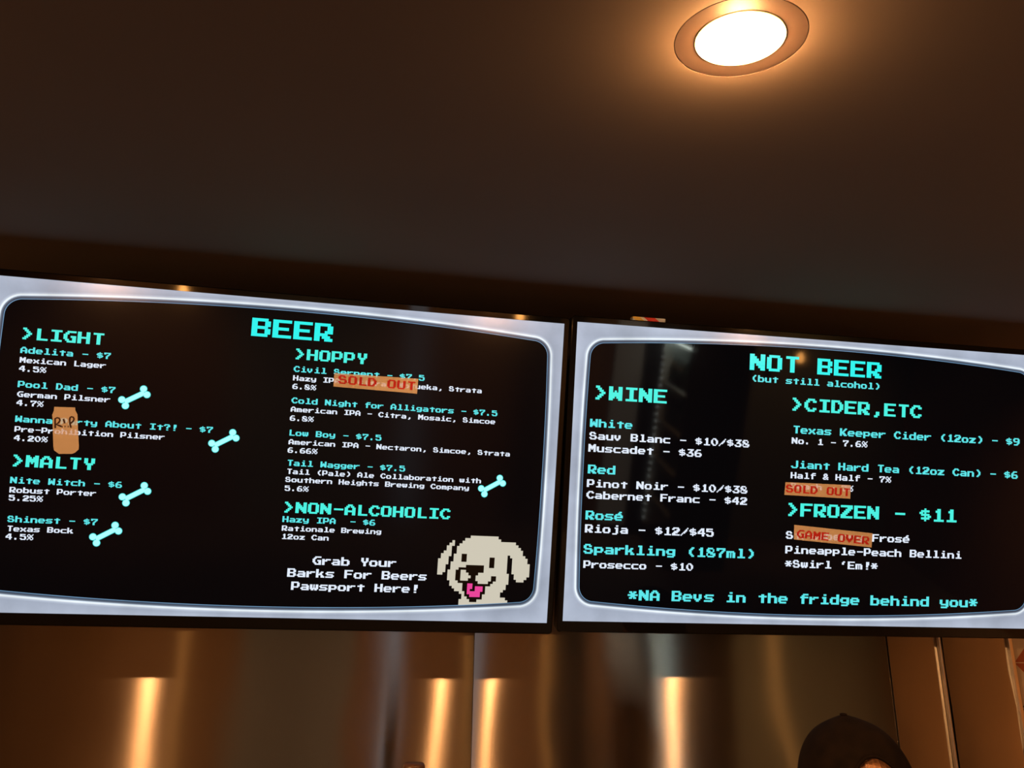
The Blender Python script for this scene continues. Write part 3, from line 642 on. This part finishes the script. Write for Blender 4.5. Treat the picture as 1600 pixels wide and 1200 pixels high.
M['liner'] = mat('white_cooler_liner', (0.7, 0.74, 0.7, 1), 0.4); M['led'] = mat('cool_led_strip', (0.8, 0.8, 0.8, 1), 0.4, emit=(0.86, 1.0, 0.90, 1), strength=110.0); M['dot'] = mat('led_dot', (0.8, 0.8, 0.8, 1), 0.4, emit=(0.9, 1.0, 0.95, 1), strength=14.0)
M['bottle'] = mat('dark_bottle', (0.02, 0.03, 0.02, 1), 0.08); M['can'] = mat('metal_can', (0.6, 0.6, 0.6, 1), 0.25, 1.0)
FX = 2.20; FT = thing('drinks_cooler', 'lit drinks cooler standing behind the viewer, mirrored in the NOT BEER screen', 'fridge', Matrix.Translation((FX, -2.80, 0)))
bm = bmesh.new(); box(bm, 0.0, 0.52, -0.38, -0.36, 0, 1.96); box(bm, 0.0, 0.52, 0.36, 0.38, 0, 1.96); box(bm, 0.50, 0.52, -0.36, 0.36, 0, 1.96); box(bm, 0.0, 0.50, -0.36, 0.36, 1.86, 1.96); box(bm, 0.0, 0.50, -0.36, 0.36, 0, 0.12); obj('cabinet', bm, M['black'], FT)
bm = bmesh.new(); box(bm, 0.02, 0.50, -0.36, -0.352, 0.12, 1.86); box(bm, 0.02, 0.50, 0.352, 0.36, 0.12, 1.86); box(bm, 0.49, 0.498, -0.352, 0.352, 0.12, 1.86); obj('liner', bm, M['liner'], FT)
bm = bmesh.new(); box(bm, 0.03, 0.05, -0.34, 0.34, 1.842, 1.855); obj('light_strip', bm, M['led'], FT)
bm = bmesh.new()
for k in range(26): box(bm, 0.012, 0.022, -0.350, -0.342, 0.18 + 0.065 * k, 0.192 + 0.065 * k)
obj('led_dot_strip', bm, M['dot'], FT)
SHELF = (0.42, 0.78, 1.12, 1.46)
for z in SHELF:
    bm = bmesh.new(); box(bm, 0.03, 0.48, -0.35, 0.335, z - 0.012, z); obj('shelf', bm, M['liner'], FT)
first = None
for z in SHELF:
    for k in range(6):
        for q in range(2):
            if first is None:
                bm = bmesh.new(); lathe(bm, [(0, 0), (0.030, 0.0), (0.031, 0.01), (0.031, 0.14), (0.024, 0.165), (0.0125, 0.19), (0.012, 0.235), (0.0, 0.235)], 20); o = first = obj('bottle', bm, M['bottle'], None, True)
            else: o = first.copy(); C.objects.link(o)
            o.location = (FX + 0.09 + 0.14 * q, -3.06 + 0.10 * k, z + 0.0005)
            tag(o, 'dark glass bottle on a shelf of the drinks cooler', 'bottle', 'bottles in the drinks cooler')
def fill_spot(x, y, tx, ty, tz, power, label, cone=1.7, soft=0.9):
    z = CZ(y) - 0.02
    t = thing('added_fill_spot', label, 'spotlight', Matrix.Translation((x, y, z)), 'added fill spotlights behind the viewer')
    d = (Vector((tx, ty, tz)) - Vector((x, y, z - 0.05))).normalized(); q = d.to_track_quat('-Z', 'Y').to_matrix().to_4x4()
    bm = bmesh.new(); lathe(bm, [(0.0, 0.05), (0.026, 0.05), (0.034, 0.02), (0.036, -0.05), (0.033, -0.05), (0.030, 0.0), (0.0, 0.01)], 24, Matrix.Translation((0, 0, -0.055)) @ q); obj('lamp_head', bm, M['black'], t, True)
    bm = bmesh.new(); tube(bm, [(0, 0, 0.02), (0, 0, -0.03)], 0.010, 12); obj('stem', bm, M['black'], t)
    l = bpy.data.lights.new('beam', 'SPOT'); l.energy = power; l.color = (1.0, 0.50, 0.20); l.spot_size = cone; l.spot_blend = soft; l.shadow_soft_size = 0.015
    lo = bpy.data.objects.new('beam', l); C.objects.link(lo); lo.parent = t; lo.matrix_local = Matrix.Translation(Vector((0, 0, -0.055)) + d * 0.02) @ q
for x, pw in ((-2.0, 170), (-0.6, 60), (0.5, 130), (2.0, 90), (3.4, 130)): fill_spot(x, -1.9, x, -3.2, 1.0, pw, 'added unseen spotlight behind the viewer, brightening the back wall')  # added lamps: brighter back wall in the steel reflection
for x, tx in ((-3.0, -0.3), (-2.6, 1.2)): fill_spot(x, -1.2, tx, 1.7, 1.40, 210, 'added unseen spotlight behind the viewer, brightening the menu screens', 0.56, 0.35)  # added lamps: extra warm light on screens and paper notices
fill_spot(3.6, -0.6, 4.6, -0.8, 1.2, 360, 'added unseen spotlight behind the viewer, brightening the side wall')  # added lamp: brighter side wall mirrored in the right-hand steel
slab('added_glow_pane_1', 1.79, 2.04, -3.21, -3.16, 0.10, 2.02, M['pale_glow'])  # added glowing pane, makes the pale strip in the steel
slab('added_glow_pane_2', 0.19, 0.33, -3.21, -3.16, 0.10, 2.00, M['blue_glow'])  # added glowing pane, makes the bluish strip in the steel

# ------------------------------------------------------------------ person behind the bar, only the capped head is in the picture
M['skin'] = mat('skin', (0.42, 0.23, 0.14, 1), 0.5); M['shirt'] = noisy(mat('black_cotton', (0.015, 0.014, 0.014, 1), 0.85, spec=0.2), (0.010, 0.009, 0.009, 1), (0.020, 0.017, 0.016, 1), (300, 300, 300), 2)
M['jeans'] = mat('dark_denim', (0.03, 0.035, 0.05, 1), 0.8); M['cap'] = noisy(mat('black_cap_cloth', (0.012, 0.009, 0.007, 1), 0.8, spec=0.06), (0.006, 0.0042, 0.0034, 1), (0.011, 0.007, 0.005, 1), (60, 60, 60), 3)
M['hair'] = noisy(mat('brown_hair', (0.12, 0.05, 0.02, 1), 0.4), (0.12, 0.045, 0.02, 1), (0.50, 0.24, 0.10, 1), (260, 60, 12), 3, 0.8)
PW = Matrix.Translation((0.820, 1.29, -0.010)) @ Matrix.Rotation(-0.20, 4, 'Z')
pt = thing('person', 'person in a black cap seen from behind, head at the bottom edge of the photo', 'person', PW)
def skinned(V, Ed, name, m, sub=2):
    me = bpy.data.meshes.new(name + '_rig'); me.from_pydata([v[:3] for v in V], Ed, []); o = bpy.data.objects.new(name + '_rig', me); C.objects.link(o)
    o.modifiers.new('skin', 'SKIN'); sl = me.skin_vertices[0].data
    for i, v in enumerate(V):
        r = v[3] if isinstance(v[3], tuple) else (v[3], v[3]); sl[i].radius = r
    sl[0].use_root = True
    s = o.modifiers.new('smooth', 'SUBSURF'); s.levels = sub; s.render_levels = sub
    dg = bpy.context.evaluated_depsgraph_get(); dg.update()
    m2 = bpy.data.meshes.new_from_object(o.evaluated_get(dg)); m2.name = name
    bpy.data.objects.remove(o); bpy.data.meshes.remove(me)
    bm = bmesh.new(); bm.from_mesh(m2); bpy.data.meshes.remove(m2)
    return bm
V = [(0, 0, 0.90, (0.135, 0.10)), (0, 0.0, 1.05, (0.115, 0.085)), (0, 0.0, 1.20, (0.13, 0.09)), (0, -0.005, 1.30, (0.10, 0.07)), (0, 0.0, 1.365, 0.055), (0, 0.015, 1.41, 0.055), (0, 0.02, 1.455, (0.062, 0.072)), (0, 0.005, 1.52, (0.074, 0.090)), (0, 0.0, 1.58, (0.058, 0.068))]
Ed = [(i, i + 1) for i in range(8)]
def add(parent, x, y, z, r):
    V.append((x, y, z, r)); Ed.append((parent, len(V) - 1)); return len(V) - 1
for s in (-1, 1):
    h = add(0, 0.09 * s, 0, 0.84, 0.085); k = add(h, 0.10 * s, 0.01, 0.47, 0.055); a = add(k, 0.105 * s, -0.02, 0.09, 0.035); add(a, 0.115 * s, 0.10, 0.045, 0.03)
    sh = add(3, 0.155 * s, 0, 1.30, 0.055); e = add(sh, 0.215 * s, -0.01, 1.03, 0.040); wr = add(e, 0.205 * s, 0.16, 0.86, 0.026); pa = add(wr, 0.200 * s, 0.215, 0.835, (0.036, 0.018))
    for n, (dx, ln_) in enumerate(((-0.027, 0.062), (-0.009, 0.072), (0.009, 0.068), (0.027, 0.052))):
        f1 = add(pa, (0.200 + dx) * s, 0.245, 0.822, 0.0085); f2 = add(f1, (0.200 + dx) * s, 0.245 + ln_ * 0.5, 0.800, 0.008); add(f2, (0.200 + dx) * s, 0.245 + ln_ * 0.7, 0.775, 0.007)
    t1 = add(pa, (0.200 - 0.045) * s, 0.222, 0.825, 0.010); add(t1, (0.200 - 0.058) * s, 0.250, 0.810, 0.008)
bm = skinned(V, Ed, 'body', M['skin'])
def ball(bm, c, r, u=12, v=8):
    bmesh.ops.create_uvsphere(bm, u_segments=u, v_segments=v, radius=1.0, matrix=Matrix.Translation(c) @ Matrix.Diagonal((*r, 1)))
ball(bm, (0, 0.098, 1.495), (0.014, 0.020, 0.022))                                  # nose
for s in (-1, 1): ball(bm, (0.073 * s, 0.0, 1.50), (0.010, 0.019, 0.030)); ball(bm, (0.030 * s, 0.078, 1.52), (0.014, 0.012, 0.010))
ball(bm, (0, 0.085, 1.448), (0.024, 0.010, 0.007))
obj('body', bm, M['skin'], pt, True)
SV = [(0, 0, 0.78, (0.160, 0.130)), (0, 0, 0.92, (0.160, 0.128)), (0, 0.0, 1.05, (0.135, 0.105)), (0, 0.0, 1.20, (0.15, 0.108)), (0, -0.005, 1.30, (0.115, 0.085)), (0, 0, 1.345, 0.068)]
SE = [(0, 1), (1, 2), (2, 3), (3, 4), (4, 5)]
for s in (-1, 1):
    SV.append((0.155 * s, 0, 1.305, 0.068)); SE.append((4, len(SV) - 1)); SV.append((0.205 * s, -0.01, 1.12, 0.056)); SE.append((len(SV) - 2, len(SV) - 1))
obj('shirt', skinned(SV, SE, 'shirt', None), M['shirt'], pt, True)
TV_ = [(0, 0, 0.92, (0.15, 0.115)), (0, 0, 0.84, (0.14, 0.11))]; TE = [(0, 1)]
for s in (-1, 1):
    TV_.append((0.09 * s, 0, 0.78, 0.096)); TE.append((1, len(TV_) - 1))
    TV_.append((0.10 * s, 0.01, 0.47, 0.068)); TE.append((len(TV_) - 2, len(TV_) - 1)); TV_.append((0.105 * s, -0.02, 0.10, 0.055)); TE.append((len(TV_) - 2, len(TV_) - 1))
obj('trousers', skinned(TV_, TE, 'trousers', None), M['jeans'], pt, True)
for s in (-1, 1):
    bm = bmesh.new(); ball(bm, (0.112 * s, 0.05, 0.045), (0.046, 0.135, 0.045), 20, 12)
    for v in bm.verts: v.co.z = max(v.co.z, 0.001)
    obj('shoe', bm, M['black'], pt, True)
# hair under the cap, fuller at the back
bm = bmesh.new(); bmesh.ops.create_uvsphere(bm, u_segments=64, v_segments=40, radius=1.0)
for v in bm.verts:
    d = v.co.copy(); a = math.atan2(d.x, -d.y)
    k = 1 + 0.018 * math.sin(a * 40 + 3 * math.sin(d.z * 4)) + 0.012 * math.sin(a * 23 + d.z * 9)
    x, y, z = d.x * 0.083 * k, d.y * 0.097 * k, d.z * 0.10
    if z < 0 and d.y < 0.2: z *= 1.5
    if d.y > 0.2: y *= 0.72
    v.co = (x, y - 0.002, 1.525 + z)
obj('hair', bm, M['hair'], pt, True)
# cap
CT = Matrix.Translation((0, 0, 1.527)) @ Matrix.Rotation(-0.10, 4, 'Y') @ Matrix.Rotation(0.03, 4, 'X')
bm = bmesh.new(); NU, NV = 144, 40
A_, B_, H_ = 0.0905, 0.103, 0.108
def crown(u, t, off=0.0):
    # t 0 bottom .. 1 top
    ang = t * math.pi / 2
    r = math.cos(ang) ** 0.86; z = math.sin(ang) ** 1.02 * H_ + 0.007 * max(0, (t - 0.75) / 0.25) ** 2
    pan = 1 + 0.004 * abs(math.cos(3 * u))
    return Vector(((A_ * pan + off) * r * math.sin(u), -(B_ * pan + off) * r * math.cos(u), z))
ring = [[bm.verts.new(crown(2 * math.pi * i / NU, k / NV)) for i in range(NU)] for k in range(NV)]; top = bm.verts.new(crown(0, 1))
OW, OH = 0.54, 0.066
def inside(u, z):
    u = (u + math.pi) % (2 * math.pi) - math.pi
    return (u / OW) ** 2 + (z / OH) ** 2 < 1
for k in range(NV - 1):
    for i in range(NU):
        j = (i + 1) % NU; uc = 2 * math.pi * (i + 0.5) / NU; zc = (ring[k][i].co.z + ring[k + 1][i].co.z) / 2
        if not inside(uc, zc): bm.faces.new((ring[k][i], ring[k][j], ring[k + 1][j], ring[k + 1][i]))
for i in range(NU): bm.faces.new((ring[-1][i], ring[-1][(i + 1) % NU], top))
bmesh.ops.delete(bm, geom=[v for v in bm.verts if not v.link_faces], context='VERTS')
bmesh.ops.transform(bm, matrix=CT, verts=bm.verts[:])
cp = obj('cap', bm, M['cap'], pt, True); sm = cp.modifiers.new('cloth', 'SOLIDIFY'); sm.thickness = 0.0018
bm = bmesh.new(); pts = []
for i in range(25):
    a = math.pi * i / 24; u = OW * math.cos(a); z = OH * math.sin(a); t = math.asin(min(1, z / H_)) / (math.pi / 2); pts.append(CT @ crown(u, t, 0.0012))
tube(bm, pts, 0.0026, 8); obj('cap_edge_binding', bm, M['cap'], cp, True)
bm = bmesh.new(); ball(bm, CT @ Vector((0, 0, H_ + 0.007)), (0.006, 0.006, 0.0025), 16, 10); obj('button', bm, M['cap'], cp, True)
bm = bmesh.new(); pts = [CT @ (crown(u, 0.0, 0.001) + Vector((0, 0, 0.009))) for u in [(-OW * 1.05) + 2.1 * OW * i / 16 for i in range(17)]]
tube(bm, pts, 0.006, 8); obj('strap', bm, M['cap'], cp, True)
bm = bmesh.new(); N = 24; rows = []
for q in range(8):
    w_ = q / 7; rows.append([bm.verts.new(CT @ Vector(((A_ * (1 - 0.12 * w_)) * math.sin(a), B_ * math.cos(a) * (1 - 0.1 * w_) + 0.065 * w_ * max(0.15, math.cos(a)), 0.004 - 0.014 * w_ * math.cos(a) + 0.004 * w_))) for a in [(-1.15 + 2.3 * i / N) for i in range(N + 1)]])
for a, b in zip(rows, rows[1:]):
    for i in range(N): bm.faces.new((a[i], a[i + 1], b[i + 1], b[i]))
br = obj('brim', bm, M['cap'], cp, True); sm = br.modifiers.new('thick', 'SOLIDIFY'); sm.thickness = 0.003
